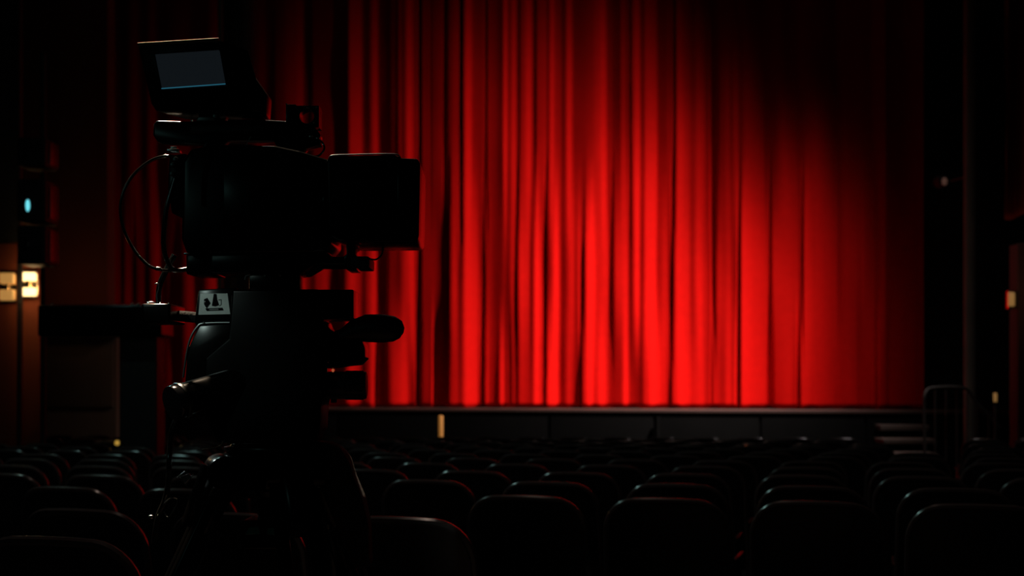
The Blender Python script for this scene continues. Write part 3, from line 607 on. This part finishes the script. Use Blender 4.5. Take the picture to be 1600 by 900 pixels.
# legs: each leg has two tubes above, a lock and a lower tube
hubp = Vector((hub.x, D, Q(0, 735).z))
def leg(ang, spread, w=.036):
    d = Vector((math.cos(ang), math.sin(ang), 0)); s_ = Vector((-math.sin(ang), math.cos(ang), 0))
    top = hubp+d*.105; foot = Vector((hub.x, D, gz+.03))+d*spread; mid = top.lerp(foot, .46)
    L = tp('leg', 'plastic', lambda b: (add_cyl(b, top+s_*w, mid+s_*w*.8, .0135, seg=16, bev=.001), add_cyl(b, top-s_*w, mid-s_*w*.8, .0135, seg=16, bev=.001)))
    tp('shoulder', 'plastic', lambda b: (add_cyl(b, top-s_*.06, top+s_*.06, .034, seg=28, bev=.004), add_cyl(b, top-d*.06, top, .03, seg=16), add_cyl(b, top, top.lerp(mid, .22), .045, .032, 20, .004)), L)
    tp('leg_lock', 'plastic', lambda b: (add_cyl(b, mid-(foot-mid).normalized()*.06, mid+(foot-mid).normalized()*.05, .05, .04, 20, .006),), L)
    tp('lower_tube', 'dsteel', lambda b: add_cyl(b, mid, foot, .016, seg=16), L)
    tp('foot', 'rubber', lambda b: (add_cyl(b, foot+Vector((0, 0, .02)), foot-Vector((0, 0, .03)), .028, .036, 20, .004),), L)
    return L, top, mid, s_
l1 = leg(R(180+18), .62); l2 = leg(R(-62), .55); l3 = leg(R(40), .58)
tp('right_shoulder_cover', 'foam', lambda b: rprism(b, [(488, 686), (515, 690), (536, 698), (548, 716), (556, 742), (570, 776), (579, 815), (582, 880), (560, 885), (535, 830), (505, 760), (480, 730)], -.05, .02, .006, 3), bowl)
for a, b_ in (((498, 843), (525, 905)), ((523, 836), (536, 880)), ((544, 836), (558, 905))):
    tp('leg_strut', 'dsteel', lambda b: add_cyl(b, Q(a[0], a[1], -.09), Q(b_[0], b_[1], -.09), .0022, seg=8), l3[0])
tp('strut_cap', 'brass', lambda b: (rbox(b, 489, 499, 815, 822, -.095, -.085, .001), rbox(b, 518, 525, 812, 818, -.095, -.085, .001)), l3[0])
tp('clamp', 'steel', lambda b: (add_tube(b, [Q(302, 738, -.12), Q(312, 730, -.12), Q(325, 734, -.12), Q(314, 751, -.12)], .0013, 6, closed=True), rprism(b, [(305, 738), (318, 733), (322, 738), (312, 749)], -.118, -.114, .0005, 1)), l1[0], label='small square steel clamp on the left leg')
tp('clamp', 'steel', lambda b: (add_tube(b, [Q(282, 778, -.12), Q(292, 770, -.12), Q(302, 775, -.12), Q(288, 798, -.12), Q(281, 790, -.12)], .0015, 6, 3), add_sphere(b, Q(262, 798, -.12), .004, 1.4, .8, 1)), l1[0])
tp('tie_down', 'dsteel', lambda b: add_tube(b, [Q(350, 775, -.1), Q(356, 790, -.1), Q(348, 815, -.1), Q(340, 850, -.1), Q(312, 905, -.1)], .002, 6, 4), l2[0])
tp('hanging_cable', 'cable', lambda b: add_tube(b, [Q(290, 640, -.04), Q(285, 670, -.08), Q(285, 710, -.1), Q(284, 745, -.1), Q(278, 775, -.1), Q(268, 800, -.1), Q(262, 840, -.1)], .0055, 10, 5))
tp('side_lever', 'brass', lambda b: (add_tube(b, [Q(333, 699, -.09), Q(345, 697, -.09), Q(360, 693, -.09), Q(364, 686, -.09)], .0014, 6, 3),), bowl)

# small black box on an arm behind the fluid head
sb = tp('rear_box', 'plastic', lambda b: rbox(b, 234, 278, 477, 506, -.06, .06, .005, 3))
tp('box_arm', 'foam', lambda b: add_cyl(b, Q(274, 493, .01), Q(330, 498, .01), .011, seg=16, bev=.001), sb)
tp('latch', 'steel', lambda b: add_tube(b, [Q(240, 478, -.05), Q(243, 474.5, -.05), Q(250, 474.5, -.05), Q(254, 477, -.05)], .0012, 6, 4), sb)
for px in (244, 262, 275): tp('screw', 'steel', lambda b: add_sphere(b, Q(px, 477, -.055), .0022), sb)

# wide black box on a dark column, standing well behind the seats at left -----------------
D2 = 12.4
c = P(215, 0, D2); t = thing('display_stand', 'wide flat black box carried by one dark column, behind the left rows of seats', 'stand', (c.x, D2+.1, floor_z(D2+.1)))
bm = bmnew(); pbox(bm, 58, 252, 476, 526, D2-.1, .45, .03, 3); obj('top_box', bm, M['plastic'], t)
bm = bmnew(); a = P(186, 0, D2); b = P(245, 0, D2); add_box(bm, a.x, b.x, D2, D2+.3, floor_z(D2+.3), P(0, 524, D2).z, .02, 3); obj('column', bm, M['black'], t)
for px in (82, 207, 217): bm = bmnew(); add_sphere(bm, P(px, 476, D2-.06), .016); obj('glint_bead', bm, M['steel'], t)  # steel beads added as the highlights along the box edge
